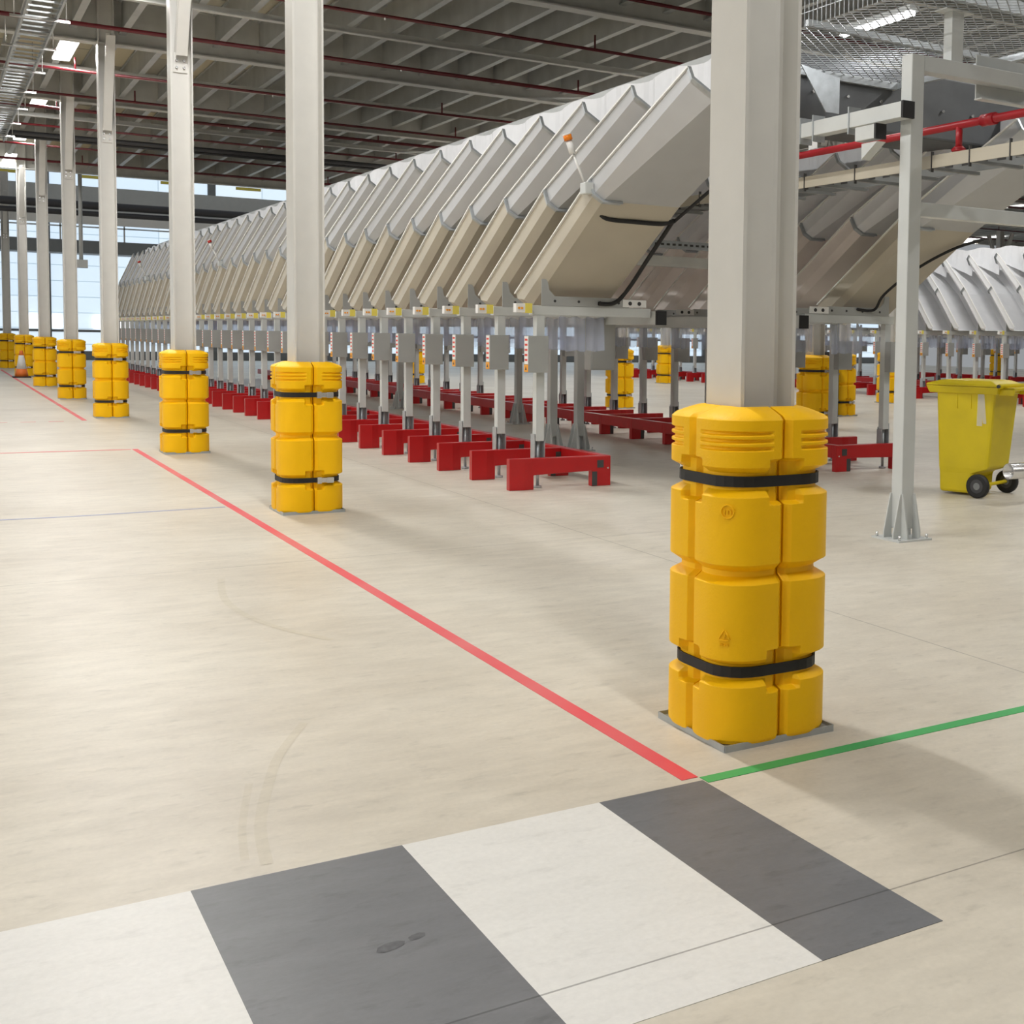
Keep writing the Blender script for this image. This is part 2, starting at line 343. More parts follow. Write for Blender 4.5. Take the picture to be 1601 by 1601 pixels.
# ---------------------------------------------------------------- yellow column guards
A = .221; RR = .125
G_, B_ = A - .028, A - .008
PROF = [(.012, A - .006, A - .006), (.026, A, A), (.168, A, A), (.178, A, G_), (.195, A, G_), (.212, G_, G_), (.262, G_, G_), (.28, A, G_), (.297, A, G_), (.308, A, A), (.520, A, A), (.541, A - .028, A - .028), (.559, A - .028, A - .028), (.582, A, A),
 (.768, A, A), (.778, A, G_), (.795, A, G_), (.816, G_, G_), (.870, G_, G_), (.888, A, G_), (.904, A, G_), (.914, A, A), (.940, A, A), (.944, B_, A), (.951, B_, A), (.955, A, A), (.964, A, A), (.968, B_, A), (.975, B_, A), (.979, A, A),
 (.988, A, A), (.992, B_, A), (.999, B_, A), (1.003, A, A), (1.036, A, A), (1.048, A - .010, A - .014), (1.060, A - .035, A - .045), (1.069, A - .062, A - .070), (1.074, A - .082, A - .086)]
def quarter_ring(a, af, z, g=.0035, inner=.112):
    rr = min(RR, a - .068); d = min(.022, af - inner - .002); pts = [(g, af - d), (.010, af - d * .8), (.022, af - .003), (.052, af), (.066, a)]
    n = 9
    for k in range(n + 1):
        t = math.pi / 2 * (1 - k / n); pts.append((a - rr + rr * math.cos(t), a - rr + rr * math.sin(t)))
    pts += [(a, .066), (af, .052), (af - .003, .022), (af - d * .8, .010), (af - d, g), (inner, g), (inner, inner), (g, inner)]
    return [(x, y, z) for x, y in pts]
def guard_proto():
    t = thing('column_guard', '', 'column guard', group='yellow column guards along the aisle')
    fr = MB()
    e, w_ = .210, .10
    fr.box(-e, e, -e, -w_, 0, .010); fr.box(-e, e, w_, e, 0, .010); fr.box(-e, -w_, -w_, w_, 0, .010); fr.box(w_, e, -w_, w_, 0, .010)
    for sx in (-1, 1):
        fr.box(min(sx * e, sx * (e + .004)), max(sx * e, sx * (e + .004)), -e, e, 0, .022); fr.box(-e, e, min(sx * e, sx * (e + .004)), max(sx * e, sx * (e + .004)), 0, .022)
    fr.build('base_frame', 'galv', t)
    for q in range(4):
        mb = MB(); rings = [quarter_ring(a, af, z, g=.0035, inner=.112) for z, a, af in PROF]
        c, s = (1, 0, -1, 0)[q], (0, 1, 0, -1)[q]
        rings = [[(x * c - y * s, x * s + y * c, z) for x, y, z in r] for r in rings]
        mb.loft(rings); o = mb.build('corner_shell', 'yellow', t, bevel=.004)
        for p in o.data.polygons: p.use_smooth = True
        wn = o.modifiers.new('wn', 'WEIGHTED_NORMAL'); wn.keep_sharp = False
    for z in (.238, .843):
        mb = MB(); a = A - .020; b = a - .006; r = .125; out = []; inn = []
        for q in range(4):
            for k in range(7):
                th = math.pi / 2 * (q + k / 6.)
                sx = 1 if q in (0, 3) else -1; sy = 1 if q in (0, 1) else -1
                out.append((sx * (a - r) + r * math.cos(th), sy * (a - r) + r * math.sin(th))); inn.append((sx * (a - r) + (r - .006) * math.cos(th), sy * (a - r) + (r - .006) * math.sin(th)))
        n = len(out); vs = [(x, y, z - .017) for x, y in out] + [(x, y, z + .017) for x, y in out] + [(x, y, z - .017) for x, y in inn] + [(x, y, z + .017) for x, y in inn]
        fs = []
        for k in range(n):
            j = (k + 1) % n; fs += [(k, j, n + j, n + k), (2 * n + j, 2 * n + k, 3 * n + k, 3 * n + j), (n + k, n + j, 3 * n + j, 3 * n + k), (j, k, 2 * n + k, 2 * n + j)]
        st = mb.add(vs, fs).build('strap', 'black', t)
        bk = MB(); bk.box(.03, .13, -a - .030, -a - .001, z - .016, z + .016); bk.box(.015, .045, -a - .036, -a - .004, z - .023, z + .023); bk.box(.08, .125, -a - .038, -a - .028, z - .02, z + .02)
        bk.build('buckle', 'chrome', st, bevel=.002)
    # recessed buckle pocket lips
    return t
gp = guard_proto()
gw = ['nearest and largest yellow column guard, with moulded round badge and plain black straps', 'second yellow column guard, left of centre, with bright strap buckles', 'third yellow column guard from the camera', 'fourth yellow column guard from the camera, beside the far red tape', 'fifth yellow column guard from the camera', 'sixth yellow column guard, just right of the traffic cone', 'seventh yellow column guard, behind the traffic cone', 'furthest yellow column guard, cut by the left edge of the photo']
for i in range(1, 8): dup(gp, (COLX[i], COLY[i], 0), gw[i])
for x, y, l in BGCOL:
    c = dup(gp, (x, y, 0), 'yellow guard around the ' + l.replace('column ', 'post ', 1)); c['group'] = 'yellow column guards in the background'
gp.location = (COLX[0], COLY[0], 0); gp['label'] = gw[0]
for ch in [o for o in bpy.data.objects if o.parent == gp and o.name.startswith('strap')]:
    for b in [o for o in bpy.data.objects if o.parent == ch]: b.matrix_local = Matrix.Rotation(math.pi, 4, 'Z')
# moulded badge and recycling mark on the near corner of the nearest guard
dd = (A - RR) + RR * .7071; nrm = Vector((-.7071, -.7071, 0)); tx = Vector((.7071, -.7071, 0))
def on_corner(off, z):
    m = Matrix((tx, Vector((0, 0, 1)), nrm)).transposed().to_4x4()
    # sit on the arc
    ang = math.atan2(off, RR); m = Matrix.Rotation(ang, 4, 'Z') @ m
    c = Vector((-(A - RR), -(A - RR), 0)); n2 = Matrix.Rotation(ang, 4, 'Z') @ nrm
    m.translation = c + n2 * (RR + .0015) + Vector((0, 0, z)); return m
mb = MB(); n = 28
mb.tube([(.021 * math.cos(6.28318 * k / n), .021 * math.sin(6.28318 * k / n), 0) for k in range(n + 1)], .0022, 6, cap=False)
o = mb.build('badge_ring', 'yellow', gp); o.matrix_local = on_corner(-.012, .752)
textmesh('m', .036, 'yellow', gp, on_corner(-.012, .754) @ Matrix.Shear('XZ', 4, (0, 0)), .002, 'badge_letter')
mb = MB(); P3 = [(0, .022), (-.021, -.014), (.021, -.014)]
for a, b in zip(P3, P3[1:] + P3[:1]):
    a, b = Vector((*a, 0)), Vector((*b, 0)); mb.tube([a.lerp(b, .1), a.lerp(b, .85)], .002, 5)
o = mb.build('recycling_triangle', 'yellow', gp); o.matrix_local = on_corner(-.016, .36)
textmesh('2', .022, 'yellow', gp, on_corner(-.016, .358), .0018, 'recycling_number')
textmesh('HDPE', .013, 'yellow', gp, on_corner(-.016, .332), .0012, 'recycling_letters')

# black padded guard on the right background
pg = thing('padded_post_guard', 'tall black pad on the left side of a background yellow guard', 'post guard', (12.62, 16.75, 0))
MB().box(-.09, .09, -.2, .2, 0, 1.1).build('pad', 'black', pg, bevel=.02)
mb = MB()
for z in (.28, .72): mb.box(-.093, .093, -.203, .203, z, z + .02)
mb.build('rib', 'mid', pg)

# ---------------------------------------------------------------- chutes, frames, floor guards (rows A, B, C)
PITCH = .85
def profile(P, u, wdt, h, c, th=.007):
    """closed U section at point P (left rim); u = travel direction (unit, up the chute)"""
    P = Vector(P); x = Vector((1, 0, 0)); dn = u.cross(x).normalized()
    if dn.z > 0: dn = -dn
    def q(a, b): return P + x * a + dn * b
    outer = [(-.014, 0), (0, 0), (0, h), (c, h + c), (wdt - c, h + c), (wdt, h), (wdt, 0), (wdt + .014, 0)]
    inner = [(wdt + .014, -th), (wdt - th, -th), (wdt - th, h - .002), (wdt - c - .003, h + c - th), (c + .003, h + c - th), (th, h - .002), (th, -th), (-.014, -th)]
    return [q(a, b) for a, b in outer + inner], dn
FY = 9.72
S, K, T = Vector((4.26, 10.07, 1.70)), Vector((4.33, 8.88, 2.50)), Vector((4.52, 7.70, 3.20))
def chute_proto(mir=1, low='chute', up='upper'):
    """local origin: x=0 at X 4.2, y=0 at frame"""
    o0 = Vector((4.2, FY, 0)); s, k, t_ = S - o0, K - o0, T - o0
    if mir < 0: s, k, t_ = Vector((.06, -.25, 1.70)), Vector((.12, .45, 2.50)), Vector((.3, 1.35, 3.22))
    t = thing('sorting_chute', '', 'chute')
    ud, uu = (k - s).normalized(), (t_ - k).normalized(); um = (ud + uu).normalized()
    W = .80
    e = s - ud * .10
    r = [profile(e, ud, W, .05, .06)[0], profile(s, ud, W, .13, .06)[0], profile(k, um, W, .13, .06)[0], profile(t_, uu, W + .02, .10, .15)[0]]
    MB().loft(r[:3]).build('lower_trough', low if mir > 0 else 'hood', t); MB().loft(r[2:]).build('upper_trough', up if mir > 0 else 'hood', t)
    rm = MB(); pp = [e, s, k, t_]; x0 = Vector((1, 0, 0))
    for a_, b_ in zip(pp[:-1], pp[1:]): rm.bar(a_ + Vector((-.008, 0, .004)), b_ + Vector((-.008, 0, .004)), .022, .012)
    rm.build('folded_edge', 'rim', t)  # white colour paints the light caught along the folded edge
    # hood: white skirt panel with a scalloped top over the chute mouth
    U = t_ + uu * .32; dn = profile(t_, uu, W, .1, .1)[1]; x = Vector((1, 0, 0)); mb = MB()
    fl0, fl1 = t_ + dn * .25, U + dn * .25
    mb.loft([[fl0 + x * .20, fl0 + x * (W - .18), fl0 + x * (W - .18) + dn * .008, fl0 + x * .20 + dn * .008], [fl1 + x * .2, fl1 + x * (W - .18), fl1 + x * (W - .18) + dn * .008, fl1 + x * .2 + dn * .008]])
    hx = t_.x + .34; ya = t_.y - .28 * mir; n = 14
    lo, hi = [], []
    for i in range(n + 1):
        f = i / n; y = ya + PITCH * f * mir
        fold = .012 if i in (4, 5, 10, 11) else 0
        lo.append(Vector((hx + fold, y, t_.z - .14 - .30 * f))); hi.append(Vector((hx + fold, y, t_.z + .165 + .022 * math.cos((f - .33) * 2 * math.pi))))
    for i in range(n):
        mb.add([lo[i], lo[i + 1], hi[i + 1], hi[i], lo[i] + x * .008, lo[i + 1] + x * .008, hi[i + 1] + x * .008, hi[i] + x * .008],
               [(0, 1, 2, 3), (7, 6, 5, 4), (3, 2, 6, 7), (0, 4, 5, 1), (0, 3, 7, 4), (1, 5, 6, 2)])
    mb.build('hood', 'hood', t)
    for P, u, h, c in ((k, um, .13, .06), (t_, uu, .10, .15)):
        pr, dn2 = profile(P, u, W, h, c); mb = MB(); n2 = Vector((-1, 0, 0)); path = [P + dn2 * .01, P + dn2 * h, P + x * c + dn2 * (h + c), P + x * (c + .16) + dn2 * (h + c)]
        off = [Vector((-1, 0, 0)), (Vector((-1, 0, 0)) + dn2 * .5).normalized(), (Vector((-.4, 0, 0)) + dn2).normalized(), dn2]
        ring = []
        for p, o in zip(path, off):
            ring.append([p + o * .003 - u * .022, p + o * .003 + u * .022, p + o * .03 + u * .022, p + o * .03 + u * .016, p + o * .011 + u * .016, p + o * .011 - u * .022])
        mb.loft(ring).build('angle_bracket', 'galv', t)
    return t
def frame_proto(mir=1):
    t = thing('support_frame', '', 'support frame')
    def X(mb): return mb
    def B(name, mb, m, par=t, bev=0): return mb.build(name, m, par, bevel=bev, mirror=(mir < 0))
    B('crossbeam', MB().box(0, 1.12, -.04, .04, 1.46, 1.54), 'frame', bev=.004)
    pl = MB(); pl.prism([(.08, 1.54), (.9, 1.54), (.9, 1.60), (.84, 1.62), (.2, 1.62), (.15, 1.67), (.13, 1.76), (.08, 1.76)], 1, -.045, -.038)
    B('saddle_plate', pl, 'box')
    hl = MB()
    for x in (.2, .42, .62, .8): hl.tube([(x, -.0455, 1.58), (x, -.048, 1.58)], .012, 8)
    B('bolt_hole', hl, 'ink')
    hp = MB().box(.84, 1.07, -.048, -.040, 1.548, 1.612).second('ink')
    for x in (.91, 1.0): hp.tube([(x, -.048, 1.58), (x, -.050, 1.58)], .018, 12)
    B('hole_plate', hp, 'white')
    B('leg', MB().box(.04, .115, -.035, .04, .40, 1.46), 'frame', bev=.004)
    ft = MB(); ft.box(.028, .036, -.03, .05, .22, .46); ft.box(.036, .115, .045, .052, .22, .42); ft.box(.117, .125, -.03, .05, .25, .40)
    ft.tube([(.075, .01, .02), (.075, .01, .42)], .014, 8); ft.tube([(.075, .01, 0), (.075, .01, .02)], .035, 10)
    B('adjustable_foot', ft, 'galv')
    cb = B('control_box', MB().box(-.07, .11, -.125, -.037, .98, 1.285), 'box', bev=.003)
    lb = MB(); lb.box(-.0725, -.07, -.12, -.045, 1.05, 1.28); lb.build('label_strip', 'white', cb, mirror=mir < 0)
    lb = MB()
    for i in range(5): lb.box(-.0735, -.0725, -.11, -.055, 1.075 + i * .042, 1.092 + i * .042)
    lb.build('label_print', 'label_red', cb, mirror=mir < 0)
    MB().box(-.0735, -.07, -.12, -.045, .985, 1.045).build('warning_label', 'label_orange', cb, mirror=mir < 0)
    MB().prism([(-.10, 1.0), (-.065, 1.0), (-.0825, 1.033)], 0, -.0745, -.0735).build('warning_mark', 'ink', cb, mirror=mir < 0)
    sb = B('button_box', MB().box(-.17, -.03, -.1, -.04, 1.475, 1.55), 'white', bev=.002)
    MB().box(-.09, -.028, -.102, -.038, 1.473, 1.552).build('yellow_cover', 'label_yellow', sb, mirror=mir < 0)
    bt = MB(); bt.tube([(-.145, -.1, 1.512), (-.145, -.108, 1.512)], .010, 8); bt.tube([(-.12, -.1, 1.512), (-.12, -.108, 1.512)], .010, 8)
    bt.build('push_button', 'label_orange', sb, mirror=mir < 0)
    cu = MB(); n = 16; vs = []
    for i in range(n + 1):
        x = .30 + .42 * i / n; wv = .018 * math.sin(i * 1.9) + .01 * math.sin(i * .7)
        for z, kx in ((1.45, 1), (1.3, 1.3), (1.16, 1.7)): vs.append((x, .1 + wv * kx, z + .008 * math.sin(i * 1.3)))
    fs = []
    for i in range(n):
        for j in range(2): a = i * 3 + j; fs.append((a, a + 3, a + 4, a + 1))
    cu.add(vs, fs, True); B('plastic_curtain', cu, 'pvc')
    return t
def guardrail_proto(mir=1):
    t = thing('floor_guard', '', 'floor guard')
    def B(name, mb, m, bev=0): return mb.build(name, m, t, bevel=bev, mirror=(mir < 0))
    p = [(0, 0), (.23, 0), (.23, .125), (.70, .14), (.70, 0), (.76, 0), (.93, 0), (.93, .262), (0, .262)]
    p = [(0, 0), (.215, 0), (.215, .12), (.75, .135), (.75, 0), (.93, 0), (.93, .262), (0, .262)]
    mb = MB(); mb.prism(p, 1, -.10, -.03)
    B('beam', mb, 'red', .006)
    nb = MB(); nb.prism([(0, -.10), (.13, -.115), (.2, -.10)], 2, .002, .26); B('nose_plate', nb, 'red')
    B('rail', MB().box(.85, .93, -.03, .75, .135, .262), 'red', .005)
    hd = MB(); hd.box(.80, .86, -.1035, -.10, .16, .225); B('slot', hd, 'ink'); B('foot_recess', MB().box(.752, .80, -.1015, -.0995, .004, .128), 'ink')
    bt = MB(); bt.tube([(.90, -.10, .155), (.90, -.108, .155)], .008, 6); bt.tube([(.845, .3, .15), (.853, .3, .15)], .008, 6); B('bolt', bt, 'chrome')
    return t
chA, frA, grA = chute_proto(), frame_proto(), guardrail_proto()
frB, grB = frame_proto(-1), guardrail_proto(-1)
chC = chute_proto(-1); chB = chute_proto(1, 'bounce_chute', 'hood')  # middle-row troughs coloured lighter to carry bounce light from the floor
rows = [('left-hand row', chA, frA, grA, 4.2, 4.2, 3.98, 34), ('middle row', chA, frB, grB, 4.2 + 3.25, 8.12, 8.30, 30)]
NA = 24
def lbl(what, i, row, extra=''):
    return '%s, %s from the near end of the %s%s' % (what, ORD[i], row, extra)
first = {}
def place(proto, loc, label, group, skip=()):
    if proto.name not in first:
        first[proto.name] = 1; proto.location = loc; proto['label'] = label; proto['group'] = group; return proto
    c = dup(proto, loc, label, skip); c['group'] = group; return c
for row, ch, fr, gr, cx, fx, gx, n in rows:
    for i in range(n):
        y = FY + i * PITCH
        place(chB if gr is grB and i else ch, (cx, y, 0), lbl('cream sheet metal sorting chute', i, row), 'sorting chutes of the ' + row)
        place(fr, (fx, y, 0), lbl('grey support frame with control box', i, row), 'support frames of the ' + row)
        place(gr, (gx, y, 0), lbl('red steel floor guard', i, row), 'red floor guards of the ' + row)
# row C leans the other way
CY = 17.25
for i in range(8):
    place(chC, (18.85, CY + i * PITCH, 0), lbl('pale open sorting chute', i, 'right background row'), 'sorting chutes of the right background row')
for i in range(24):
    y = CY + i * PITCH
    place(frA, (18.85, y, 0), lbl('grey support frame with control box', i, 'right background row'), 'support frames of the right background row')
    place(grA, (18.62, y, 0), lbl('red steel floor guard', i, 'right background row'), 'red floor guards of the right background row')
for i in range(14):
    place(frB, (22.8, CY + 2 + i * PITCH, 0), lbl('grey support frame with control box', i, 'far right row'), 'support frames of the furthest row', )
    place(frA, (27.6, CY + 4 + i * PITCH, 0), lbl('small distant support frame', i, 'last distant row'), 'support frames of the last row')
    place(grA, (27.4, CY + 4 + i * PITCH, 0), lbl('small distant red floor guard', i, 'last distant row'), 'red floor guards of the last row')
    place(grB, (23.0, CY + 2 + i * PITCH, 0), lbl('red steel floor guard', i, 'far right row'), 'red floor guards of the furthest row')

# longitudinal beams under the frames, with black end caps
def long_beam(x, y0, y1, z0, z1, label, wd=.1, m='frame'):
    t = thing('frame_beam', label, 'beam', (x, y0, 0)); MB().box(-wd / 2, wd / 2, 0, y1 - y0, z0, z1).build('tube', m, t, bevel=.004)
    MB().box(-wd / 2 - .003, wd / 2 + .003, -.02, .0, z0 - .003, z1 + .003).build('end_cap', 'black', t, bevel=.004); return t
long_beam(5.385, 9.62, 38.5, 1.40, 1.52, 'grey square beam joining the inner ends of the left-hand frames')
long_beam(6.94, 9.62, 35.2, 1.40, 1.52, 'grey square beam joining the inner ends of the middle-row frames')
long_beam(20.05, 16.9, 38, 1.40, 1.52, 'grey square beam joining the inner ends of the right background frames')
# sorter body over the two rows
sb = thing('sorter_conveyor', 'long grey sorter conveyor body between the left-hand and middle chutes', 'conveyor', (6.2, 8.4, 0))
MB().box(-.75, .62, 0, 29.5, 3.28, 3.55).build('body', 'mid', sb, bevel=.01)
MB().box(-.8, -.75, 0, 29.5, 3.2, 3.62).build('side_rail', 'frame', sb); MB().box(.62, .67, 0, 29.5, 3.2, 3.62).build('side_rail', 'frame', sb)
sb2 = thing('sorter_conveyor', 'grey sorter conveyor body behind the right background chutes', 'conveyor', (20.6, 19, 0))
MB().box(-.3, 1.2, 0, 20, 2.9, 3.22).build('body', 'hood', sb2, bevel=.01); MB().box(-.4, -.3, 0, 20, 2.85, 3.28).build('side_rail', 'frame', sb2)

# gusseted posts
def post_proto(h, wd=.09):
    t = thing('gantry_post', '', 'post')
    MB().box(-wd / 2, wd / 2, -wd / 2, wd / 2, .07, h).build('shaft', 'frame', t, bevel=.006)
    MB().box(-.14, .14, -.14, .14, 0, .012).build('base_plate', 'frame', t)
    for dx, dy in ((1, 0), (-1, 0), (0, 1), (0, -1)):
        for s_ in (-1, 1):
            poly = [(wd / 2, .012), (.115, .012), (.115, .05), (wd / 2 + .012, .30), (wd / 2, .30)]
            mb = MB(); off = s_ * (wd / 2 - .004)
            if dx: mb.prism([(dx * a, b) for a, b in poly], 1, off - .005, off + .005)
            else: mb.prism([(dy * a, b) for a, b in poly], 0, off - .005, off + .005)
            mb.build('gusset', 'frame', t)
    for x in (-.115, .115):
        for y in (-.115, .115): MB().tube([(x, y, .012), (x, y, .04)], .009, 6).build('anchor_bolt', 'chrome', t)
    return t
g1 = post_proto(3.12, .105); g1.location = (5.28, 6.17, 0); g1['label'] = 'tall pale square post in front of the yellow bin, bolted to the floor'
g2 = post_proto(1.40); g2.location = (6.10, 12.75, 0); g2['label'] = 'grey square post under the sorter, right one of the nearest pair'
for (x, y, l) in ((5.82, 12.85, 'grey square post under the sorter, left one of the nearest pair'), (7.12, 16.9, 'grey square post under the sorter, third one back'), (6.70, 21.0, 'grey square post under the sorter, furthest one back')):
    dup(g2, (x, y, 0), l)
for o in [g2] + [o for o in bpy.data.objects if o.name.startswith('gantry_post') and o not in (g1, g2)]:
    for c in [c for c in bpy.data.objects if c.parent == o and c.name.startswith('shaft')]: c.scale = (1, 1, 3.2 / 1.40)
# gantry beams on the tall post
gb = thing('gantry_beam', 'pale square beam along the top of the tall post running right', 'beam', (5.335, 6.17, 0))
MB().box(0, 1.0, -.05, .05, 3.02, 3.12).build('tube', 'frame', gb, bevel=.005)
MB().box(.55, 5.5, .055, .065, 2.93, 3.22).build('side_plate', 'frame', gb); MB().box(.55, 5.5, .0, .07, 2.92, 2.93).build('bottom_flange', 'frame', gb)
sl = MB(); sl.tube([(.83, .049, 3.06), (.83, .056, 3.06)], .016, 10); sl.box(.825, .835, .049, .056, 3.08, 3.13); sl.build('slot', 'ink', gb)
tag(MB().box(5.335, 10.5, 6.13, 6.21, 2.10, 2.19).build('cross_rail', 'frame', bevel=.004), 'pale horizontal rail fixed halfway up the tall post, above the bin', 'rail')
ub = thing('mesh_support_upright', 'short pale upright standing on the gantry beam, holding the wire mesh', 'bracket', (5.62, 6.17, 3.12)); MB().box(-.05, .05, -.04, .04, 0, .32).build('stem', 'frame', ub); MB().box(-.12, .12, -.06, .06, .32, .33).build('top_plate', 'frame', ub)
# beams along Y carried on the tall post
t = thing('cable_support_beam', 'pale square beam with black end, strapped, running back from the tall post', 'beam', (5.16, 6.06, 0))
MB().box(-.045, .045, .02, 2.6, 2.70, 2.80).build('tube', 'frame', t, bevel=.004); MB().box(-.048, .048, 0, .02, 2.697, 2.803).build('end_cap', 'black', t)
st = MB()
for y in (.55, .95, 1.1): st.box(-.052, .052, y, y + .012, 2.66, 2.84)
st.build('clamp', 'galv', t)
t = thing('cable_support_beam', 'short dark ended beam just below the strapped beam at the tall post', 'beam', (5.06, 6.22, 0))
MB().box(-.03, .05, .02, .22, 2.58, 2.67).build('tube', 'frame', t, bevel=.004); MB().box(-.033, .053, 0, .02, 2.577, 2.673).build('end_cap', 'black', t); MB().prism([(0, 2.56), (.16, 2.56), (.16, 2.46)], 0, -.02, .05).build('bracket', 'frame', t)
t = thing('cable_tray', 'grey cable tray with slotted dark side running past the tall post', 'cable tray', (5.6, 4.4, 0))
MB().box(-.2, -.19, 0, 16, 2.41, 2.49).build('side_rail', 'chute', t); ss = MB().box(.32, .33, 0, 16, 2.45, 2.60).second('ink')
for k in range(90): ss.box(.318, .320, .2 + k * .17, .28 + k * .17, 2.50, 2.53)
ss.build('slotted_rail', 'mid', t)
for k in range(40): MB().box(-.19, .32, .2 + k * .4, .24 + k * .4, 2.42, 2.44).build('rung', 'mid', t)
for y in (1.0, 1.35, 1.7, 2.5, 3.1, 3.3, 4.6): MB().box(-.205, -.185, y, y + .008, 2.385, 2.515).build('cable_tie', 'ink', t)
t = thing('fire_sprinkler_pipe', 'bright red pipe with a hanging sprinkler head, passing behind the tall post', 'pipe', (5.95, 4.0, 0))
MB().tube([(0, 0, 2.79), (0, 14, 2.79)], .028, 12).build('pipe', 'pipe_bright', t)
MB().tube([(0, 2.10, 2.79), (0, 2.22, 2.79)], .042, 12).build('coupling', 'pipe_bright', t)
mb = MB(); mb.tube([(0, 2.45, 2.79), (0, 2.45, 2.63)], .024, 10); mb.tube([(0, 2.45, 2.645), (0, 2.45, 2.62)], [.03, .055], 12); mb.tube([(0, 2.45, 2.62), (0, 2.45, 2.605)], [.055, .045], 12); mb.build('drop', 'pipe_bright', t)
MB().tube([(0, 4.4, 2.80), (0, 4.4, 2.86)], .02, 8).build('outlet', 'pipe_bright', t)
# mesh guard below the conveyor
t = thing('wire_mesh_guard', 'galvanised expanded metal mesh hung overhead above the tall post', 'mesh guard', (0, 0, 0))
MX0, MX1, MY0, MY1, MZ = 5.12, 6.85, 3.4, 8.2, 3.46
mb = MB(); st = .055; k = 0
dx_ = .11; nrow = int((MY1 - MY0) / .03)
def strand(p, q): mb.bar(p, q, .0065, .004)
y = MY0
while y < MY1:
    x = MX0; row = int(round((y - MY0) / .042))
    while x < MX1 - .05:
        h0, h1 = (0, .042) if row % 2 else (.042, 0)
        strand((x, y + h0, MZ), (x + .05, y + h1, MZ)); strand((x + .05, y + h1, MZ), (x + .10, y + h0, MZ))
        x += .10
    y += .042
mb.build('mesh_floor', 'galv', t)
mb = MB(); y = MY0
while y < MY1: mb.bar((MX0, y, MZ), (MX0, y, MZ + .55), .0055, .004, (0, 1, 0)); y += .05
for z in (.1, .2, .3, .4, .5): mb.bar((MX0, MY0, MZ + z), (MX0, MY1, MZ + z), .004, .0055)
mb.build('mesh_side', 'galv', t)
mb = MB(); mb.box(MX0 - .02, MX1, MY1, MY1 + .04, MZ - .05, MZ + .01); mb.box(MX0, MX1 + .3, 6.0, 6.05, MZ + .008, MZ + .09); mb.box(MX1, MX1 + .04, MY0, MY1, MZ - .04, MZ + .01); mb.box(MX0, MX1, 7.1, 7.14, MZ + .005, MZ + .05)
mb.build('frame_angle', 'galv', t)
t = thing('hanging_bracket_plate', 'triangular galvanised plate hanging below the mesh, left of the tall post', 'bracket', (0, 0, 0))
MB().prism([(5.72, 3.44), (6.1, 3.38), (6.1, 3.10), (5.97, 3.10)], 1, 8.02, 8.03).build('plate', 'galv', t)
t = thing('under_mesh_light', 'bright fluorescent tube lying on the overhead mesh', 'light fitting', (6.0, 7.45, 3.71)); MB().box(-.03, .03, -.42, .42, -.05, -.02).build('tube', 'lampbright', t, bevel=.01); MB().box(-.045, .045, -.44, .44, -.02, .02).build('housing', 'frame', t)
t = thing('conveyor_underside', 'dark grey conveyor belly behind the top of the tall post', 'conveyor', (0, 0, 0)); MB().box(5.8, 10, 8.25, 8.9, 3.05, 3.6).build('belly', 'belly', t, bevel=.02)
mb = MB()
for i in range(8): mb.tube([(6.0 + i * .35, 8.24, 3.3), (6.0 + i * .35, 8.225, 3.3)], .014, 6)
mb.build('rivet', 'chrome', t)
# perforated strut and brace seen under the nearest chutes
t = thing('slotted_strut', 'perforated grey strut crossing between the left-hand and middle chutes', 'strut', (0, 0, 0)); mb = MB().box(5.3, 7.3, 10.48, 10.56, 2.15, 2.22).second('ink')
for k in range(30): mb.box(5.34 + k * .065, 5.375 + k * .065, 10.477, 10.48, 2.175, 2.195)
mb.build('channel', 'galv', t)
tag(MB().box(5.2, 7.4, 10.6, 10.7, 1.98, 2.08).build('cross_beam', 'roofsteel'), 'grey cross beam just below the perforated strut', 'beam')
# electrical cabinet, cable, beacons
t = thing('electrical_cabinet', 'tall grey electrical cabinet hanging under the nearest left-hand frame', 'cabinet', (5.32, 10.62, 0)); MB().box(-.13, .13, -.02, .12, .97, 1.46).build('body', 'box', t, bevel=.006); MB().box(-.12, .12, -.026, -.02, .98, 1.45).build('door', 'box', t, bevel=.003)
def cable(name, pts, r, label):
    mb = MB(); P = [Vector(p) for p in pts]; fine = []
    for i in range(len(P) - 1):
        a, b, c, d = P[max(i - 1, 0)], P[i], P[i + 1], P[min(i + 2, len(P) - 1)]
        for k in range(6):
            s_ = k / 6; fine.append(.5 * ((2 * b) + (-a + c) * s_ + (2 * a - 5 * b + 4 * c - d) * s_ ** 2 + (-a + 3 * b - 3 * c + d) * s_ ** 3))
    fine.append(P[-1]); mb.tube(fine, r, 8); return tag(mb.build(name, 'black'), label, 'cable')
cable('black_cable', [(4.80, 9.66, 1.57), (4.95, 9.66, 1.58), (5.05, 9.60, 1.70), (5.10, 9.3, 1.98), (5.13, 9.0, 2.23), (5.10, 8.95, 2.238), (5.0, 8.94, 2.214), (4.75, 8.94, 2.214), (4.5, 8.94, 2.225), (4.40, 8.92, 2.30)], .018, 'thick black cable looping up the nearest chute and under its bend')
cable('black_cable', [(5.13, 8.96, 2.24), (5.25, 8.3, 2.58), (5.37, 7.7, 2.91)], .014, 'black cable climbing the right edge of the nearest chute')
cable('black_cable', [(7.62, 9.66, 1.60), (7.82, 9.64, 1.60), (7.83, 9.5, 1.75), (7.95, 9.2, 1.98), (8.2, 8.95, 2.18), (8.42, 8.75, 2.28)], .014, 'black cable curling over the end chute of the middle row')
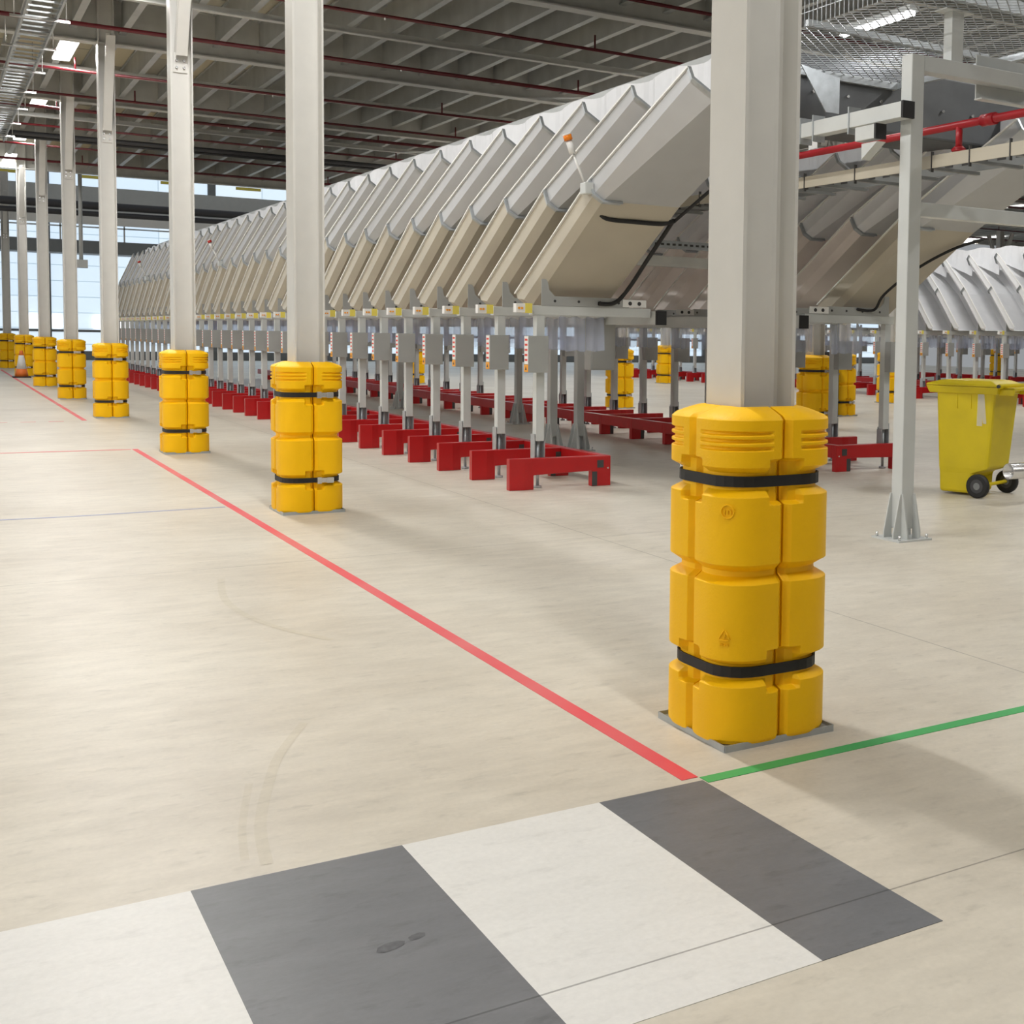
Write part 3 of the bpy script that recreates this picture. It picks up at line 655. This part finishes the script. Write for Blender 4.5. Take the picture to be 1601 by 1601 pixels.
def beacon(loc, lens, label):
    t = thing('beacon_light', label, 'beacon', loc, 'beacons on the left-hand chutes')
    MB().box(-.045, .03, -.05, .05, -.05, .04).build('clamp', 'frame', t, bevel=.008); MB().tube([(-.02, 0, .02), (-.13, 0, .26)], .010, 8).build('rod', 'white', t)
    MB().tube([(-.13, 0, .25), (-.165, 0, .35)], .026, 14).build('stem', 'white', t); MB().tube([(-.165, 0, .35), (-.18, 0, .39)], .034, 14).build('lens', lens, t); MB().tube([(-.18, 0, .39), (-.184, 0, .40)], .034, 14).build('cap', 'white', t); return t
beacon((4.30, 8.86, 2.44), 'amber', 'orange-topped beacon on a bent stem clipped to the nearest chute')
beacon((4.30, 8.86 + 17 * PITCH, 2.44), 'redlens', 'red-topped beacon halfway along the left-hand chutes')
beacon((4.30, 8.86 + 27 * PITCH, 2.44), 'redlens', 'red-topped beacon near the far end of the left-hand chutes')

# ---------------------------------------------------------------- roof steel
for i, y in enumerate([3.44, 9.22, 14.3, 20.15, 25.6, 31.0, 37.3]):
    mb = MB(); mb.box(-2, 45, y - .006, y + .006, 5.32, 5.93); mb.box(-2, 45, y - .1, y + .1, 5.30, 5.32); mb.box(-2, 45, y - .1, y + .1, 5.93, 5.95)
    tag(mb.build('roof_beam', 'roofsteel'), 'deep grey roof beam over the %s column' % ORD[i], 'roof beam', 'deep roof beams across the hall')
mb = MB()
for k in range(74):
    x = -1.9 + k * .62
    mb = MB(); mb.box(x - .006, x + .006, -4, 39, 5.50, 5.93); mb.box(x - .045, x + .045, -4, 39, 5.47, 5.485); mb.box(x - .035, x + .035, -4, 39, 5.92, 5.94)
    tag(mb.build('roof_purlin', 'purlin'), 'slim grey purlin running lengthwise under the roof deck', 'purlin', 'purlins under the roof deck')
for y in (17.6, 11.7, 23, 28.4): 
    mb = MB(); mb.box(-2, 45, y - .05, y + .05, 5.38, 5.395); mb.box(-2, 45, y - .005, y + .005, 5.395, 5.47)
    tag(mb.build('bracing_channel', 'roofsteel'), 'thin channel bridging the purlins midway between two roof beams', 'channel', 'thin bridging channels')
for i, y in enumerate((10.8, 13.2, 15.8, 18.7, 22.1, 24.5, 26.1, 28.5, 31.6, 34.5)):
    t = thing('sprinkler_pipe', 'dark red sprinkler pipe under the roof, %s one back' % ORD[i], 'pipe', (0, y, 5.24), 'dark red sprinkler pipes')
    MB().tube([(-2, 0, 0), (45, 0, 0)], .022 if i % 3 else .03, 8).build('pipe', 'pipe', t)
    mb = MB(); m2 = MB()
    for k in range(12):
        x = -1 + k * 2.9 + (i * 1.13) % 2.2
        if k % 2: MB().tube([(x, 0, 0), (x, 0, .2)], .014, 6).build('riser', 'pipe', t)
        else: MB().tube([(x, 0, .02), (x, 0, -.05)], .012, 6).build('sprinkler_head', 'chrome', t)
t = thing('sprinkler_main', 'dark main pipes running across the far part of the roof', 'pipe', (0, 29.6, 5.2)); MB().tube([(-2, 0, 0), (20, 0, 0)], .05, 8).build('pipe', 'dark', t); MB().tube([(-2, .2, -.05), (20, .2, -.05)], .03, 8).build('pipe', 'dark', t)
# cable ladder
t = thing('cable_ladder', 'galvanised cable ladder hung under the roof at upper left', 'cable ladder', (1.1, 13.0, 5.15))
for x in (0, .36): MB().box(x - .012, x + .012, 0, 17.5, -.04, .04).build('side_rail', 'galv', t)
for k in range(58): MB().box(.012, .348, k * .3, k * .3 + .025, -.03, -.01).build('rung', 'galv', t)
for k in range(9):
    mb = MB(); mb.box(-.15, .5, 1.2 + k * 1.9, 1.24 + k * 1.9, -.075, -.045); mb.tube([(-.1, 1.22 + k * 1.9, -.05), (-.1, 1.22 + k * 1.9, .75)], .006, 5); mb.tube([(.46, 1.22 + k * 1.9, -.05), (.46, 1.22 + k * 1.9, .75)], .006, 5)
    mb.build('hanger', 'chrome', t)
tag(MB().box(1.83, 1.91, 0, 38, 5.60, 5.66).build('lighting_track', 'frame'), 'pale lighting track carrying the strip lights above the aisle', 'lighting track')
for i, (x, y, z, L, p) in enumerate(LAMPS):
    row = {1.87: 'above the aisle', -3.2: 'left of the aisle', -9: 'far left of the aisle as added fill', 10.3: 'beyond the middle row', 9.5: 'right of the sorter as added fill', 27.4: 'far back at the right edge', 35.1: 'in the furthest right bay', 12.5: 'outside right, as added fill', 13.6: 'over the right-hand side', 17.6: 'over the right background row', 23.5: 'at the far right', 5.6: 'in front of the sorter'}[x]
    t = thing('strip_light', 'lit strip light under the roof %s, %s' % (row, ORD[[q for q in LAMPS if q[0] == x].index((x, y, z, L, p))] + ' back'), 'light fitting', (x, y, z), 'strip lights ' + row)
    MB().box(-.07, .07, -L / 2, L / 2, .0, .06).build('housing', 'frame', t); wt = .12 if x == 1.87 else .045; MB().box(-wt, wt, -L / 2 + .03, L / 2 - .03, -.04, .0).build('tube', 'lamp', t, bevel=.01)
    for q in (-.6, .6): MB().tube([(0, q, .06), (0, q, 5.95 - z)], .008, 6).build('hanger_rod', 'galv', t)

# ---------------------------------------------------------------- far end clutter
long_beam(27.0 + 1.75, 21, 34, 1.40, 1.52, 'distant grey beam joining the inner ends of the last row frames')
t = thing('overhead_conveyor', 'pale conveyor gantry spanning the far end of the hall', 'conveyor', (0, 45, 0))
MB().box(-6, 13.5, 0, .6, 4.9, 5.75).build('side_panel', 'frame', t); MB().box(-6, 13.5, -.1, 0, 4.55, 4.9).build('rail', 'rim', t)
mb = MB()
for k in range(8): mb.box(-5 + k * 2.3, -4.2 + k * 2.3, -.02, 0, 6.0, 6.1)
mb.build('yellow_mark', 'label_yellow', t)
t = thing('walkway_gantry', 'dark walkway gantry low across the far windows', 'gantry', (0, 50, 0))
MB().box(-8, 16, 0, 1.2, 3.9, 4.35).build('deck', 'mid', t); mb = MB()
for z in (4.8, 5.1): mb.box(-8, 16, 0, .05, z, z + .05)
for k in range(12): mb.box(-8 + k * 2, -7.95 + k * 2, 0, .05, 4.35, 5.15)
mb.build('handrail', 'frame', t)
for i, (x, z, r) in enumerate(((4, 5.0, .12), (4, 4.75, .08), (4, 6.35, .10), (4, 6.6, .07))):
    tag(MB().tube([(-8, 43.2, z), (18, 43.2, z)], r, 8).build('service_pipe', 'dark'), ('dark service pipe', 'thin dark service pipe', 'high dark service pipe', 'highest thin service pipe')[i] + ' crossing the far end of the hall', 'pipe')
t = thing('drop_pole', 'thin grey pole hanging in front of the far windows', 'pole', (3.58, 38.5, 0)); MB().tube([(0, 0, 3.04), (0, 0, 5.95)], .05, 8).build('pole', 'frame', t); MB().box(-.15, .15, -.1, .1, 2.9, 3.12).build('head', 'frame', t)
tag(MB().box(-14, 46, 38.9, 39.1, 5.6, 6.2).build('trim_1', 'roofsteel'), kind='structure')
for i, x in enumerate((3.2, 5.6)):
    tag(MB().box(x, x + 1.3, 55.93, 56.01, 1.25, 1.75).build('window_%d' % (i + 11), 'brightpane'), kind='structure')
# traffic cone
t = thing('traffic_cone', 'orange and white traffic cone by the seventh column guard', 'traffic cone', (2.02, 36.4, 0))
MB().box(-.2, .2, -.2, .2, 0, .03).build('foot', 'black', t, bevel=.01); MB().tube([(0, 0, .03), (0, 0, .22)], [.15, .115], 16).build('body', 'orange', t); MB().tube([(0, 0, .22), (0, 0, .56)], [.115, .055], 16).build('sleeve', 'white', t); MB().tube([(0, 0, .56), (0, 0, .68)], [.055, .035], 16).build('tip', 'orange', t)

# ---------------------------------------------------------------- wheelie bin and tube
def bin_():
    t = thing('wheelie_bin', 'bright yellow wheelie bin with two black wheels at the right edge', 'bin', (7.43, 7.74, 0), rz=math.atan2(.312, .95))
    # local: +y = front (away from hinge), wheels at -y, x = width
    def sec(z, hw, y0, y1): return [(-hw, y0, z), (hw, y0, z), (hw, y1, z), (-hw, y1, z)]
    mb = MB(); mb.loft([sec(.02, .19, -.07, .24), sec(.19, .195, -.08, .245), sec(.235, .20, -.22, .25), sec(.86, .225, -.28, .27), sec(.90, .23, -.285, .28)]); mb.build('body', 'binyel', t, bevel=.025)
    mb = MB(); mb.loft([sec(.865, .245, -.31, .33), sec(.925, .26, -.325, .355)]); mb.box(-.2, .2, -.44, -.33, .90, .925); mb.box(-.2, -.17, -.44, -.3, .86, .925); mb.box(.17, .2, -.44, -.3, .86, .925); mb.build('rim', 'binyel', t, bevel=.008)
    mb = MB(); mb.loft([sec(.927, .255, -.31, .36), sec(.945, .25, -.31, .355), sec(.975, .19, -.23, .24), sec(.982, .15, -.18, .18)]); mb.tube([(-.25, -.33, .935), (.25, -.33, .935)], .022, 10); mb.build('lid', 'binyel', t, bevel=.01)
    mb = MB(); mb.tube([(-.268, -.33, .935), (-.25, -.33, .935)], .014, 10); mb.tube([(.25, -.33, .935), (.268, -.33, .935)], .014, 10); mb.build('hinge_pin', 'ink', t)
    for x in (-.265, .265):
        mb = MB(); mb.tube([(x - .024, -.17, .1), (x - .02, -.17, .1), (x + .02, -.17, .1), (x + .024, -.17, .1)], [.088, .1, .1, .088], 28); wl = mb.build('wheel', 'black', t)
        MB().tube([(x - .027, -.17, .1), (x + .027, -.17, .1)], .03, 14).build('hub', 'mid', wl)
        mb = MB(); mb.tube([(x - .026, -.17, .1), (x + .026, -.17, .1)], .058, 20); mb.build('wheel_disc', 'dark', wl)
    MB().tube([(-.24, -.17, .1), (.24, -.17, .1)], .016, 8).build('axle', 'binyel', t)
    mb = MB()
    for y in (-.06, .07): mb.box(-.229, -.219, y - .005, y + .005, .74, .86)
    mb.build('moulded_rib', 'binyel', t)
    mb = MB(); mb.add([(-.232, -.18, .865), (-.232, -.13, .865), (-.224, -.12, .60), (-.222, -.17, .60)], [(0, 1, 2, 3)]); mb.add([(-.234, -.19, .865), (-.234, -.15, .865), (-.226, -.18, .62), (-.224, -.21, .62)], [(0, 1, 2, 3)])
    mb.build('clear_tape_strip', 'tape', t)
bin_()
t = thing('metal_tube', 'shiny hollow aluminium tube poking in at the right edge by the bin', 'tube', (7.13, 7.05, .272))
mb = MB(); n = 28; vs = []
for r_, x in ((.064, 0), (.064, 1.6), (.058, 1.6), (.058, 0)):
    for k in range(n): a = 6.28318 * k / n; vs.append((x, r_ * math.cos(a), r_ * math.sin(a)))
fs = []
for j in range(4):
    for k in range(n): fs.append((j * n + k, j * n + (k + 1) % n, ((j + 1) % 4) * n + (k + 1) % n, ((j + 1) % 4) * n + k))
mb.add(vs, fs, True).build('pipe', 'chrome', t)
MB().box(.75, 1.5, -.1, .1, -.272, -.066).build('rest_block', 'dark', t)
# ceiling chutes second pass helpers end
